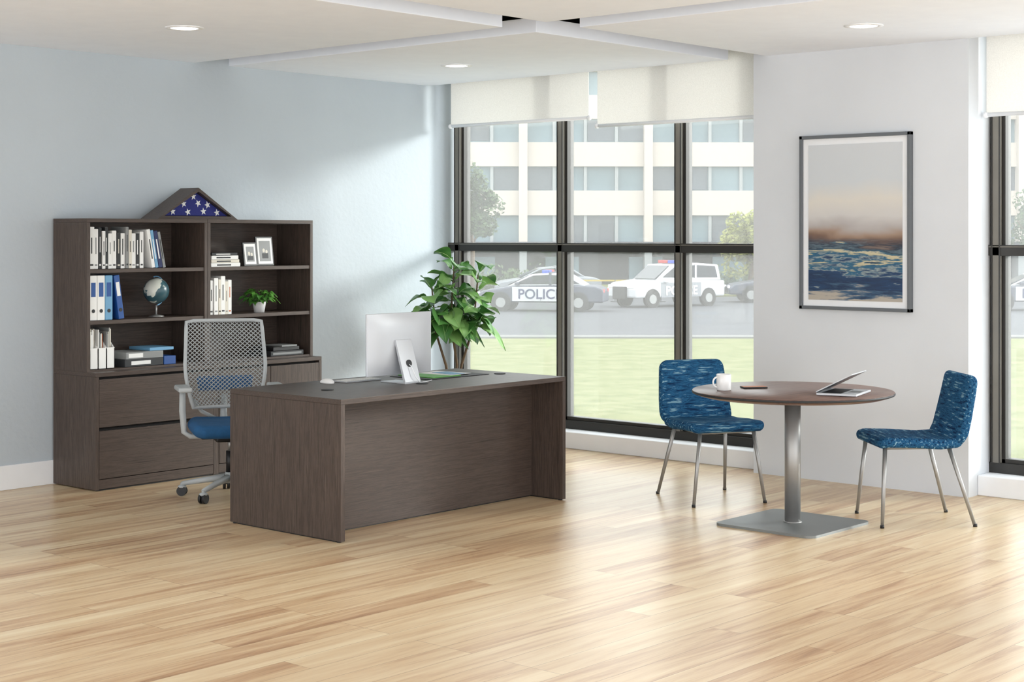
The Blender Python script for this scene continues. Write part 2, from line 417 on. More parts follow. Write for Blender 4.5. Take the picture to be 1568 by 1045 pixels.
f.box((0,0,0),(0.30,0.25,0.048),M_char,0.003); f.box((0.05,-0.001,0.012),(0.2,0.001,0.036),M_paper)
f.box((0.01,0.0,0.049),(0.30,0.25,0.094),M_gray,0.003); f.box((0.03,-0.001,0.058),(0.14,0.001,0.085),M_paper)
f.box((0.305,0,0),(0.40,0.25,0.055),M_bblue,0.003)
f.box((0.20,0.01,0.095),(0.39,0.24,0.115),M_lblue,0.002)
f.obj('stacked_binders', (6.06, 8.71, S0))
M_globe = ramp_mat('globe_map', [(0.0,C(52,84,94)),(0.50,C(66,100,108)),(0.52,C(210,214,205)),(0.7,C(176,190,176))], 9, (1,1,1), 0.3, 5, const=True)
f = MB()
f.sphere((0,0,0.172),0.085,M_globe,seg=40)
arc = [Vector((0.096*math.sin(a), 0, 0.172+0.096*math.cos(a))) for a in [math.radians(-15+ i*190/24) for i in range(25)]]
f.tube(arc,0.004,M_lblue)
f.cyl((0,0,0.01),(0,0,0.078),0.006,0.006,M_silver)
f.lathe([(0.0005,0),(0.05,0),(0.05,0.006),(0.012,0.014),(0.0005,0.016)],M_silver)
f.obj('desk_globe',(6.39,8.83,S1), rz=0.3)
f = MB(); z = 0
for i,(h,m) in enumerate([(0.026,M_paper),(0.022,M_cream),(0.026,M_paper),(0.018,M_char)]):
    f.box((0.004*i,0.003*i,z),(0.25-0.006*i,0.18,z+h),m,0.002); f.box((0.05,0.003*i-0.0008,z+h*0.3),(0.17,0.003*i+0.001,z+h*0.65),M_char if m is not M_char else M_paper); z += h+0.001
f.obj('stacked_books',(6.75,8.71,S2))
def pframe(name, x, w, h, y, rz):
    f = MB(); R = Matrix.Rotation(-0.12,4,'X')
    f.box((-w/2,0,0.0),(w/2,0.012,h),M_black,0.002,M=R)
    f.box((-w/2+0.012,-0.001,0.012),(w/2-0.012,0.001,h-0.012),M_paper,M=R)
    f.box((-w/2+0.028,-0.0018,0.030),(w/2-0.028,0.0,h-0.030),M_gray,M=R)
    f.sphere((-0.012,-0.001,h*0.52),0.013,M_cream,(1,0.15,1.2),12,M=R); f.sphere((0.014,-0.001,h*0.48),0.012,M_cream,(1,0.15,1.2),12,M=R)
    f.box((-0.028,-0.003,h*0.25),(0.028,-0.001,h*0.42),M_char,0.0008,M=R)
    f.box((-0.012,0.01,0.0),(0.012,0.06,0.004),M_black)
    f.box((-0.01,0.0,0.0),(0.01,0.004,h*0.6),M_black,M=T(0,0.058,0)@Matrix.Rotation(0.38,4,'X'))
    f.obj(name,(x,y,S2+0.0015),rz=rz)
pframe('photo_frame',7.135,0.135,0.165,8.76,0.15)
pframe('photo_frame',7.30,0.16,0.205,8.80,0.05)
sp = [(0.030,0.235,0.17,M_paper,0,M_char),(0.034,0.25,0.17,M_paper,0,M_gray),(0.022,0.24,0.17,M_cream,0,M_char),(0.036,0.262,0.17,M_paper,0,M_char),(0.026,0.225,0.17,M_cream,0,M_gray),(0.03,0.235,0.17,M_paper,0,M_orange)]
bookrow('row_of_books', 6.745, sp, S1)
f = MB()
f.box((0,0,0),(0.30,0.24,0.035),M_char,0.003); f.box((0.03,0.01,0.036),(0.27,0.23,0.062),M_black,0.003)
f.box((0.10,0.0,0.063),(0.24,0.18,0.075),M_gray,0.002); f.box((0.02,-0.001,0.01),(0.28,0.001,0.025),M_gray)
f.obj('document_box',(7.27,8.71,S0))

# leaves
def leafmat(name, a, b_): return ramp_mat(name, [(0.3,a),(0.7,b_)], 6, (1,1,1), 0.34, 3)
M_leaf = leafmat('fig_leaf', C(46,96,44), C(92,146,72)); M_leaf2 = leafmat('fig_leaf_light', C(92,142,72), C(140,182,106))
M_leafp = leafmat('pothos_leaf', C(46,100,42), C(104,158,66)); M_vein = mat('leaf_vein', C(150,185,115),0.5)
M_stem = mat('stem_brown', C(90,72,52), 0.8, var=0.15)
def leaf(f, base, direc, L, Wd, m, droop=0.5, roll=0.0, vein=True, heart=False):
    direc = Vector(direc).normalized(); side = direc.cross(Vector((0,0,1)))
    if side.length < 0.1: side = Vector((1,0,0))
    side.normalize(); up = side.cross(direc).normalized()
    Q = Matrix.Rotation(roll, 3, direc); side = Q@side; up = Q@up
    t = bmesh.new(); N = 9; rows = []
    for i in range(N+1):
        u = i/N
        if heart: w = Wd*math.sin(math.pi*min(1,(u*0.96+0.08))**0.62)
        else: w = Wd*(0.50*math.sin(math.pi*u**0.8)+0.62*math.exp(-((u-0.66)/0.26)**2)) * (1 if u < 0.93 else math.sqrt(max(0,(1-u)/0.07))*0.9+0.02)
        w = max(w, 0.003)/2
        c = Vector(base)+direc*(L*u)-Vector((0,0,1))*(droop*L*u*u)
        row = []
        for k in (-1,-0.5,0,0.5,1):
            wav = 0.06*Wd*math.sin(u*11+k*2)
            row.append(t.verts.new(c+side*(w*k)+up*(abs(k)*w*0.35+wav*abs(k))))
        rows.append(row)
    for a, b_ in zip(rows[:-1], rows[1:]):
        for k in range(4): t.faces.new((a[k],a[k+1],b_[k+1],b_[k]))
    f.add(t, m, True)
    if vein:
        f.tube([Vector(base)+direc*(L*u)-Vector((0,0,1))*(droop*L*u*u)+up*0.001 for u in (0,0.25,0.5,0.75,0.95)], [0.0035,0.003,0.0025,0.002,0.001], M_vein, 5)

f = MB()
f.lathe([(0.0005,0),(0.036,0),(0.048,0.07),(0.050,0.075),(0.045,0.075),(0.042,0.062),(0.0005,0.060)],M_ceram)
for i in range(38):
    a = i*2.4; el = random.uniform(0.0,1.3); r0 = 0.02
    base = Vector((r0*math.cos(a), r0*math.sin(a), 0.07)); tip = base+Vector((math.cos(a)*math.cos(el), math.sin(a)*math.cos(el), math.sin(el)+0.15))*random.uniform(0.03,0.095)
    f.tube([base,(base+tip)/2+Vector((0,0,0.008)),tip],0.0016,M_leafp,5)
    leaf(f,tip,(math.cos(a),math.sin(a),0.1),0.065,0.055,M_leafp,0.6,random.uniform(-.4,.4),False,True)
f.obj('potted_pothos',(7.24,8.80,S1+0.0))

# fiddle leaf fig
f = MB()
f.lathe([(0.0005,0),(0.13,0),(0.17,0.30),(0.175,0.31),(0.16,0.31),(0.155,0.27),(0.0005,0.265)],M_ceram)
random.seed(21)
stems = [[(0,0,0.26),(0.02,-0.01,0.6),(-0.02,0.02,0.95),(0.0,0.0,1.40)],[(0.03,0.02,0.26),(0.06,-0.02,0.6),(0.12,-0.09,0.9),(0.14,-0.12,1.30)],[(-0.03,0.0,0.26),(-0.06,0.03,0.6),(-0.13,0.07,0.85),(-0.15,0.10,1.24)]]
for si, s in enumerate(stems):
    pts = []
    S = [Vector(p) for p in s]
    for i in range(len(S)-1):
        for k in range(6): pts.append(S[i].lerp(S[i+1], k/6))
    pts.append(S[-1]); f.tube(pts, [0.013-0.008*i/len(pts) for i in range(len(pts))], M_stem, 8)
    nl = 44 if si == 0 else 34
    for i in range(nl):
        u = 0.42+0.58*i/(nl-1)
        p = pts[min(len(pts)-1, int(u*(len(pts)-1)))]
        if p.z < 0.88: p = Vector((p.x,p.y,0.88+random.random()*0.14))
        a = i*2.4+si; el = -0.10+1.0*(i/(nl-1))**2+random.uniform(-.3,.3)
        d = Vector((math.cos(a)*math.cos(el), math.sin(a)*math.cos(el), math.sin(el)))
        if 8.56+p.y+d.y*0.26 > 9.06: d.y *= 0.3; d.normalize()
        base = p+d*0.03
        f.tube([p,base],0.003,M_leaf,5)
        L = random.uniform(0.17,0.235)
        leaf(f,base,d,L,L*0.80,random.choice([M_leaf,M_leaf,M_leaf2]),random.uniform(0.25,0.85),random.uniform(-.7,.7))
f.obj('fiddle_leaf_fig',(8.96,8.55,0))

# ------------------------------------------------------------------ flag case
f = MB(); M_flag = mat('flag_blue', C(34,40,112), 0.8, bump=0.2, bscale=150)
hw, hh, dp = 0.335, 0.215, 0.20
def offs(k): return [(-hw+2.45*k, k), (hw-2.45*k, k), (0, hh-1.18*k)]
out = [(-hw,0),(hw,0),(0,hh)]; inn = offs(0.022)
t = bmesh.new()
ring = lambda P, y: [t.verts.new((a,y,b_)) for a,b_ in P]
o0 = ring(out,0); i0 = ring(inn,0); o1 = ring(out,dp); i1 = ring(inn,dp-0.01)
for k in range(3):
    j=(k+1)%3
    t.faces.new((o0[k],o0[j],i0[j],i0[k])); t.faces.new((o0[k],o1[k],o1[j],o0[j])); t.faces.new((i0[k],i0[j],i1[j],i1[k]))
t.faces.new(o1); t.faces.new(i1)
bmesh.ops.recalc_face_normals(t, faces=t.faces)
f.add(t, M_wx)
f.prism(offs(0.024), 0.035, 0.12, M_flag, 'XZ', 0.004)
def star(cx, cz, r, y, rot=0):
    P = []
    for k in range(10):
        a = math.pi/2+rot+k*math.pi/5; rr = r if k%2==0 else r*0.40
        P.append((cx+rr*math.cos(a), cz+rr*math.sin(a)))
    f.prism(P, y, y+0.002, M_paper, 'XZ')
for (cx,cz,rt) in [(-0.19,0.052,.1),(-0.065,0.050,.3),(0.065,0.055,.1),(0.18,0.048,.2),(-0.10,0.105,.2),(0.02,0.110,.5),(0.10,0.100,.3),(-0.02,0.155,.1)]:
    star(cx,cz,0.026,0.032,rt)
f.obj('flag_display_case',(6.715,8.80,1.7125))

# ------------------------------------------------------------------ desktop computer
f = MB()
f.box((-0.262,-0.006,0.045),(0.262,0.008,0.405),M_alu,0.005,seg=3)
t = bmesh.new(); rows = []
for i in range(13):
    u = -1+2*i/12
    rows.append([t.verts.new((u*0.256, -0.0062-0.022*(1-u**4)*(1-(-1+2*j/10)**4), 0.225+(-1+2*j/10)*0.174)) for j in range(11)])
for a, b_ in zip(rows[:-1], rows[1:]):
    for j in range(10): t.faces.new((a[j],b_[j],b_[j+1],a[j+1]))
f.add(t, M_alu, True)
f.box((-0.255,0.008,0.10),(0.255,0.0095,0.398),M_black)
t = [(-0.02,0.25),(-0.036,0.25),(-0.115,0.012),(-0.115,0.0),(0.09,0.0),(0.09,0.006),(-0.098,0.008)]
f.prism(t,-0.062,0.062,M_alu,'YZ',0.0015)
f.cyl((0,-0.085,0.115),(0,-0.070,0.112),0.021,0.021,M_char,24)
f.tube([(0,-0.07,0.115),(0.0,-0.10,0.10),(0.01,-0.125,0.04),(0.04,-0.13,0.004),(0.12,-0.11,0.003),(0.2,-0.07,0.003)],0.0025,M_white,8)
f.obj('desktop_computer',(6.545,6.69,DZ+0.0002), rz=0.0)
f = MB(); f.box((-0.14,-0.055,0),(0.14,0.055,0.008),M_alu,0.002)
for r_ in range(5):
    for c_ in range(14): f.box((-0.134+c_*0.0192,-0.050+r_*0.020,0.008),(-0.134+c_*0.0192+0.0165,-0.050+r_*0.020+0.0165,0.0105),M_paper,0.001)
f.obj('computer_keyboard',(6.44,6.93,DZ+0.0008))
f = MB(); f.sphere((0,0,0.004),0.055,M_ceram,(0.52,1,0.45))
for v in f.bm.verts:
    if v.co.z < 0: v.co.z = 0
f.obj('computer_mouse',(6.22,6.95,DZ+0.0008))
f = MB(); f.box((-0.26,-0.17,0),(0.26,0.17,0.003),M_char,0.001); f.obj('desk_pad',(7.02,6.82,DZ+0.001))
f = MB(); f.box((-0.16,-0.15,0),(0.08,0.15,0.005),M_green,0.001); f.box((0.0,-0.13,0.0052),(0.2,0.14,0.007),M_paper,M=Rz(0.1)); f.box((0.05,-0.10,0.0075),(0.16,0.08,0.009),M_lblue,M=Rz(-0.1))
f.obj('paper_folder',(6.98,6.83,DZ+0.0045))

# ------------------------------------------------------------------ task chair
root = empty('task_chair',(6.225,7.845,0),math.radians(-30))
f = MB()
for k in range(5):
    a = math.radians(90+72*k-4); c, s = math.cos(a), math.sin(a)
    f.tube([(0.03*c,0.03*s,0.115),(0.15*c,0.15*s,0.10),(0.30*c,0.30*s,0.075)],[0.024,0.019,0.014],M_lg,10)
    for q in (-0.013,0.013):
        f.cyl((0.30*c-q*s-0.008*s,0.30*s+q*c+0.008*c,0.03),(0.30*c-q*s+0.008*s,0.30*s+q*c-0.008*c,0.03),0.03,0.03,M_black,20)
    f.cyl((0.30*c,0.30*s,0.03),(0.30*c,0.30*s,0.08),0.010,0.010,M_lg,12)
    f.sphere((0.30*c,0.30*s,0.056),0.026,M_lg,(1,1,0.5),16)
f.cyl((0,0,0.085),(0,0,0.15),0.035,0.03,M_lg); f.cyl((0,0,0.15),(0,0,0.28),0.025,0.025,M_black); f.cyl((0,0,0.28),(0,0,0.36),0.015,0.015,M_silver)
f.box((-0.10,-0.11,0.345),(0.10,0.13,0.395),M_black,0.012)
f.obj('swivel_base',parent=root)
f = MB(); f.pad([(-0.26,0.405),(-0.22,0.422),(-0.05,0.43),(0.12,0.425),(0.22,0.435)],[0.48,0.50,0.51,0.49,0.44],0.080,M_blues,curve=0.15,rc=0.07)
f.box((-0.2,-0.2,0.378),(0.2,0.18,0.396),M_black,0.006); f.obj('seat',parent=root)
def bk(u, v):
    z = 0.53+0.53*v
    w = 0.20+0.05*math.sin(min(1,v*1.9)*math.pi/2)-0.03*max(0,v-0.5)
    return Vector((u*w, 0.235+0.05*v+0.03*math.sin(v*math.pi)*-1+ (-0.045)*(u*u)*(1-0.4*v), z))
NU, NV = 34, 42
t = bmesh.new(); V = {}
for i in range(NU+1):
    for j in range(NV+1):
        if (i+j)%2==0: V[i,j] = t.verts.new(bk(-1+2*i/NU, j/NV))
for i in range(1,NU):
    for j in range(1,NV):
        if (i+j)%2==1 : t.faces.new((V[i-1,j],V[i,j-1],V[i+1,j],V[i,j+1]))
f = MB(); f.add(t, M_lg); o = f.obj('mesh_back',parent=root)
wm = o.modifiers.new('w','WIREFRAME'); wm.thickness = 0.0085; wm.use_replace = True; wm.use_even_offset = False
f = MB()
loop = [bk(-1,v/12) for v in range(13)]+[bk(-1+2*k/10,1)+Vector((0,0,0.008)) for k in range(1,10)]+[bk(1,1-v/12) for v in range(13)]+[bk(1-2*k/10,0) for k in range(1,10)]
f.tube(loop,0.012,M_lg,10,closed=True)
f.tube([(0,0.10,0.37),(0,0.24,0.39),(0,0.275,0.48),(0,0.265,0.60)],[0.028,0.028,0.022,0.016],M_lg,12)
for sx in (-1,1):
    f.tube([(0.05*sx,0.26,0.45),(0.14*sx,0.262,0.50),(0.20*sx,0.215,0.58)],[0.014,0.012,0.012],M_lg,10)
    f.tube([(0.10*sx,0.02,0.37),(0.24*sx,0.03,0.375),(0.275*sx,0.035,0.40),(0.285*sx,0.04,0.53),(0.285*sx,0.03,0.66)],[0.017,0.017,0.018,0.020,0.018],M_lg,12)
    f.box((0.285*sx-0.042,-0.13,0.655),(0.285*sx+0.042,0.12,0.685),M_lg,0.012,seg=3)
f.obj('frame_and_arms',parent=root)
f = MB(); t = bmesh.new(); rows=[]
for i in range(17):
    rows.append([t.verts.new(bk(-0.72+1.44*i/16, 0.19+0.17*j/6)+Vector((0,0.012,0))) for j in range(7)])
for a,b_ in zip(rows[:-1],rows[1:]):
    for j in range(6): t.faces.new((a[j],a[j+1],b_[j+1],b_[j]))
M_lum = mat('lumbar_blue',C(30,86,140),0.7)
f.add(t,M_lum,True); o=f.obj('lumbar_pad',parent=root); sm=o.modifiers.new('s','SOLIDIFY'); sm.thickness=0.004

# ------------------------------------------------------------------ guest chairs
def guest(loc, rz):
    root = empty('guest_chair', loc, rz)
    f = MB()
    f.pad([(-0.25,0.452),(-0.20,0.466),(-0.05,0.462),(0.10,0.452),(0.19,0.458),(0.235,0.475)],[0.47,0.49,0.49,0.48,0.46,0.44],0.055,M_fab,rc=0.05)
    f.obj('seat',parent=root)
    f = MB()
    f.pad([(0.180,0.455),(0.215,0.52),(0.235,0.60),(0.258,0.70),(0.285,0.83)],[0.47,0.485,0.475,0.455,0.43],0.050,M_fab,curve=-0.35,rc=0.05)
    f.obj('backrest',parent=root)
    f = MB()
    legs = [(-0.235,-0.235,-0.175,-0.20),(0.235,-0.235,0.175,-0.20),(-0.23,0.29,-0.17,0.16),(0.23,0.29,0.17,0.16)]
    for (fx,fy,tx,ty) in legs:
        f.tube([(tx,ty,0.440),((fx+tx)/2,(fy+ty)/2,0.225),(fx,fy,0.0)],[0.0125,0.0115,0.0095],M_silver,14)
        f.cyl((fx,fy,0),(fx,fy,0.015),0.0115,0.0115,M_black,14)
    f.tube([(-0.175,-0.20,0.432),(0.175,-0.20,0.432)],0.010,M_silver); f.tube([(-0.17,0.16,0.432),(0.17,0.16,0.432)],0.010,M_silver)
    f.tube([(-0.175,-0.20,0.432),(-0.17,0.16,0.432)],0.010,M_silver); f.tube([(0.175,-0.20,0.432),(0.17,0.16,0.432)],0.010,M_silver)
    f.obj('legs',parent=root)
guest((8.10,5.565,0), math.atan2(-0.49,0.87))
guest((8.245,4.322,0), math.atan2(-0.723,-0.691))

# ------------------------------------------------------------------ round table
f = MB()
f.lathe([(0.0005,0.712),(0.50,0.712),(0.535,0.722),(0.553,0.732),(0.555,0.740),(0.552,0.744),(0.0005,0.744)],M_tbl,seg=96)
f.lathe([(0.5535,0.729),(0.5565,0.733),(0.5565,0.738),(0.5535,0.742)],M_char,seg=96)
f.cyl((0,0,0.012),(0,0,0.712),0.044,0.044,M_silver,48)
f.lathe([(0.0005,0.700),(0.16,0.700),(0.16,0.712),(0.0005,0.712)],M_black)
t = bmesh.new(); bmesh.ops.create_cube(t,size=1)
for v in t.verts: v.co = Vector((v.co.x*0.63,v.co.y*0.63,v.co.z*0.014+0.007))
bmesh.ops.bevel(t,geom=[e for e in t.edges if abs(e.verts[0].co.z-e.verts[1].co.z)>0.01],offset=0.05,segments=8,affect='EDGES',profile=0.5)
f.add(t,M_plate)
f.lathe([(0.0005,0.014),(0.052,0.014),(0.047,0.02),(0.0005,0.02)],M_silver)
f.obj('round_meeting_table',(7.69,4.745,0))
TZ = 0.7448
f = MB()
f.lathe([(0.0005,0),(0.038,0),(0.041,0.004),(0.041,0.088),(0.0395,0.09),(0.0375,0.088),(0.0375,0.012),(0.0005,0.008)],M_ceram,seg=40)
f.tube([(0.039+0.026*math.sin(a),0,0.046+0.028*math.cos(a)) for a in [math.pi*i/12 for i in range(13)]],0.005,M_ceram,10)
f.obj('coffee_mug',(7.435,5.03,TZ), rz=math.radians(150))
f = MB(); f.box((-0.07,-0.04,0),(0.07,0.04,0.008),M_char,0.003); f.box((-0.067,-0.037,0.008),(0.067,0.037,0.009),mat('tan_leather',C(180,120,90),0.6),0.0005)
f.obj('smartphone',(7.66,4.98,TZ), rz=math.radians(-40))
M_scr = mat('screen_dark',C(40,46,58),0.25)
f = MB()
f.box((-0.11,-0.155,0.002),(0.11,0.155,0.014),M_alu,0.003)
f.box((-0.085,-0.135,0.0138),(0.02,0.135,0.0148),M_black); f.box((0.035,-0.05,0.0138),(0.10,0.05,0.0146),M_gray)
Rl = T(-0.11,0,0.016)@Matrix.Rotation(math.radians(-27),4,'Y')
f.box((0,-0.155,-0.0),(0.22,0.155,0.006),M_alu,0.002,M=Rl); f.box((0.008,-0.147,-0.001),(0.212,0.147,0.0),M_scr,M=Rl)
f.cyl((-0.11,-0.12,0.013),(-0.11,0.12,0.013),0.006,0.006,M_char,12)
f.box((-0.1,-0.14,0),(0.1,0.14,0.002),M_black)
f.obj('laptop',(7.70,4.43,TZ), rz=math.radians(-75))

# ------------------------------------------------------------------ painting
M_art = bpy.data.materials.new('abstract_art'); M_art.use_nodes = True
nt = M_art.node_tree; b = nt.nodes['Principled BSDF']; b.inputs['Roughness'].default_value = 0.5
tc = nt.nodes.new('ShaderNodeTexCoord'); sx = nt.nodes.new('ShaderNodeSeparateXYZ'); nt.links.new(tc.outputs['Object'], sx.inputs[0])
def noise(scale, stretch, det, rg, dist=0.0, off=(0,0,0)):
    mp = nt.nodes.new('ShaderNodeMapping'); mp.inputs['Scale'].default_value = stretch; mp.inputs['Location'].default_value = off; nt.links.new(tc.outputs['Object'], mp.inputs[0])
    n = nt.nodes.new('ShaderNodeTexNoise'); n.inputs['Scale'].default_value = scale; n.inputs['Detail'].default_value = det; n.inputs['Roughness'].default_value = rg; n.inputs['Distortion'].default_value = dist
    nt.links.new(mp.outputs[0], n.inputs['Vector']); return n.outputs['Fac']
def madd(a, mul, add):
    s = nt.nodes.new('ShaderNodeMath'); s.operation = 'MULTIPLY_ADD'; s.inputs[1].default_value = mul
    nt.links.new(a, s.inputs[0])
    if isinstance(add, float): s.inputs[2].default_value = add
    else: nt.links.new(add, s.inputs[2])
    return s.outputs[0]
def cramp(fac, st):
    r = nt.nodes.new('ShaderNodeValToRGB'); els = r.color_ramp.elements
    while len(els) < len(st): els.new(0.5)
    for e_, (p, c) in zip(els, st): e_.position = p; e_.color = c
    nt.links.new(fac, r.inputs[0]); return r.outputs[0]
h01 = madd(sx.outputs[2], 1/1.01, 0.5)
soft = noise(2.2, (1,1,1.8), 3, 0.5, 0.5)
hs = madd(soft, 0.16, madd(h01, 1.0, -0.08))
sky = cramp(hs, [(0.36,C(70,62,66)),(0.40,C(120,94,80)),(0.43,C(160,136,118)),(0.475,C(178,172,170)),(0.54,C(206,203,200)),(0.64,C(218,213,204)),(0.76,C(204,209,213)),(1.0,C(206,210,214))])
big = noise(1.7, (1,1.1,9.0), 5, 0.66, 0.15, (0.0,3.1,1.7))
hb = madd(big, 0.62, madd(h01, 1.0, -0.31))
sea = cramp(hb, [(0.0,C(176,168,156)),(0.04,C(58,90,118)),(0.09,C(20,44,78)),(0.165,C(26,62,100)),(0.19,C(150,162,160)),(0.205,C(34,84,118)),(0.235,C(44,100,128)),(0.26,C(196,186,152)),(0.285,C(200,190,160)),(0.30,C(60,108,130)),(0.335,C(40,54,72)),(0.365,C(90,110,122)),(0.40,C(34,44,62)),(0.46,C(120,104,96))])
mk = nt.nodes.new('ShaderNodeMapRange'); mk.inputs[1].default_value = 0.352; mk.inputs[2].default_value = 0.395
hm = madd(big, 0.08, madd(h01, 1.0, -0.04)); nt.links.new(hm, mk.inputs[0])
mx = nt.nodes.new('ShaderNodeMix'); mx.data_type = 'RGBA'; nt.links.new(mk.outputs[0], mx.inputs[0]); nt.links.new(sea, mx.inputs[6]); nt.links.new(sky, mx.inputs[7])
nt.links.new(mx.outputs[2], b.inputs['Base Color'])
M_frm = mat('pewter_frame',C(104,108,112),0.4,0.3)
f = MB(); hw, hh = 0.40, 0.567
for (a,b_) in [((-hw,-hh),(-hw+0.022,hh)),((hw-0.022,-hh),(hw,hh)),((-hw,-hh),(hw,-hh+0.022)),((-hw,hh-0.022),(hw,hh))]:
    f.box((-0.04,a[0],a[1]),(0,b_[0],b_[1]),M_frm,0.002)
f.box((-0.022,-hw+0.01,-hh+0.01),(-0.001,hw-0.01,hh-0.01),M_white)
f.box((-0.026,-hw+0.062,-hh+0.062),(-0.020,hw-0.062,hh-0.062),M_art)
f.obj('framed_painting',(PX-0.0005,5.19,1.689))

# ------------------------------------------------------------------ exterior
G = -1.3; TH = math.radians(-48.4)
Ru = Vector((math.cos(TH), math.sin(TH), 0)); Fu = Vector((-math.sin(TH), math.cos(TH), 0))
def W2(a, d, z=0): v = Ru*a+Fu*d; return (v.x, v.y, z)
M_grass = ramp_mat('grass', [(0.3,C(80,86,52)),(0.46,C(102,108,68)),(0.56,C(116,118,82)),(0.7,C(130,126,98))], 1.6, (1,1,1), 0.95, 14, bump=0.5, nrough=0.8, spec=0.05)
M_road = mat('asphalt', C(72,74,79), 0.9, var=0.10, vscale=0.4, spec=0.2)
M_curb = mat('concrete', C(98,99,97), 0.9)
f = MB(); f.box((-90,13.5,-0.4),(90,45,0),M_grass); f.obj('ground_lawn',(0,0,G),TH)
f = MB(); f.box((-90,45,-0.4),(90,45.8,0.05),M_curb); f.box((-90,45.8,-0.4),(90,130,-0.02),M_road); f.box((-90,76,-0.1),(90,92,0.06),M_grass); f.obj('ground_street',(0,0,G),TH)
M_bw = mat('facade_white', C(180,170,162), 0.85, var=0.03)
M_bg = mat('facade_glass', C(98,118,126), 0.3, var=0.2, vscale=0.25, spec=0.3)
M_bgm = mat('facade_mullion', C(138,142,144), 0.6)
M_bd = mat('facade_dark', C(46,49,54), 0.8, var=0.15, vscale=0.3)
M_bd2 = mat('facade_tinted', C(70,78,86), 0.4, var=0.2, vscale=0.3)
f = MB()
def fz(z): return z-G
f.box((-60,0.8,0),(60,14,fz(14)),M_bd)
f.box((-60,0.2,fz(1.15)),(60,1.0,fz(13)),M_bg)
for a, b_ in [(2.77,4.24),(5.67,7.1),(8.5,9.9),(11.3,13.2)]:
    f.box((-60,-0.15,fz(a)),(60,0.9,fz(b_)),M_bw)
f.box((-60,-0.6,fz(0.75)),(60,0.9,fz(1.2)),M_bd)
x = -7.4*8+0.65; kk = 0
while x < 60:
    f.box((x-0.25,-0.55,fz(0.9)),(x+0.25,0.8,fz(13.2)),M_bw)
    f.box((x-0.22,-0.4,0),(x+0.22,0.8,fz(0.9)),M_bgm)
    for q in range(1,4):
        f.box((x+q*1.85-0.09,-0.02,fz(1.15)),(x+q*1.85+0.09,0.8,fz(13)),M_bgm)
    for q in range(4):
        for zz in ((1.25,2.7),(4.3,5.6),(7.2,8.4)):
            kk += 1
            if (kk*7) % 5 < 2: f.box((x+q*1.85+0.15,0.15,fz(zz[0])),(x+q*1.85+1.7,0.3,fz(zz[1]-0.35*((kk*3)%3))),M_bd2)
    x += 7.4
for i in range(24): f.box((-58+i*5,0.6,0),(-56+i*5,0.85,fz(0.3)),M_bg)
f.obj('office_building', W2(0,95,G), TH+math.radians(1.0))
def tree(name, loc, h, r, m, n=2600):
    f = MB(); f.tube([(0,0,0),(0.1,0,h*0.35),(0,0.1,h*0.7)],[0.16,0.12,0.06],M_stem,10)
    for a in range(5): f.tube([(0,0,h*(0.35+0.05*a)),(math.cos(a*2.4)*r*0.6,math.sin(a*2.4)*r*0.6,h*(0.6+0.05*a))],[0.06,0.02],M_stem,6)
    t = bmesh.new(); cl = [(Vector((random.gauss(0,r*0.42),random.gauss(0,r*0.42),h*0.66+random.gauss(0,r*0.45))),random.uniform(0.25,0.5)*r) for _ in range(22)]
    for i in range(n):
        c, rr = random.choice(cl); d = Vector([random.gauss(0,1) for _ in range(3)]).normalized()*rr*random.uniform(.6,1)
        p = c+d; u = Vector([random.gauss(0,1) for _ in range(3)]).normalized()*0.11; v = u.orthogonal().normalized()*0.07
        t.faces.new([t.verts.new(p+u),t.verts.new(p+v),t.verts.new(p-u),t.verts.new(p-v)])
    f.add(t,m); f.obj(name,loc)
M_tf = mat('tree_foliage',C(62,80,48),0.8,var=0.3,vscale=3); M_tf2 = mat('tree_foliage_yellow',C(124,128,60),0.8,var=0.25,vscale=3)
tree('street_tree',W2(-1.9,74,G-0.02),6.4,1.6,M_tf,6000)
tree('street_tree',W2(11.0,74,G-0.02),4.4,1.5,M_tf2,6000)
tree('street_tree',W2(23.6,72,G-0.02),5.5,1.6,M_tf,3500)
def hedge(name, loc, L, m):
    f = MB(); t = bmesh.new()
    for i in range(int(325*L)):
        p = Vector((random.uniform(0,L), random.gauss(0,0.35), abs(random.gauss(0.5,0.3))))
        u = Vector([random.gauss(0,1) for _ in range(3)]).normalized()*0.12; v = u.orthogonal().normalized()*0.08
        t.faces.new([t.verts.new(p+u),t.verts.new(p+v),t.verts.new(p-u),t.verts.new(p-v)])
    f.add(t,m); f.box((0,-0.3,0.0),(L,0.3,0.6),m,0.1); f.obj(name,loc,TH)
hedge('hedge',W2(8.6,78,G+0.04),7,M_tf)
hedge('hedge',W2(-3.0,80,G+0.04),6,M_tf)
M_cw = mat('car_white',C(176,178,182),0.3); M_cb = mat('car_dark',C(50,56,72),0.35); M_cg = mat('car_glass',C(36,42,50),0.15)
M_csl = mat('car_silver',C(120,124,130),0.35)
M_tire = mat('tire',C(20,20,22),0.8)
M_red = mat('beacon_red',C(160,44,44),0.4); M_beb = mat('beacon_blue',C(44,66,160),0.4)
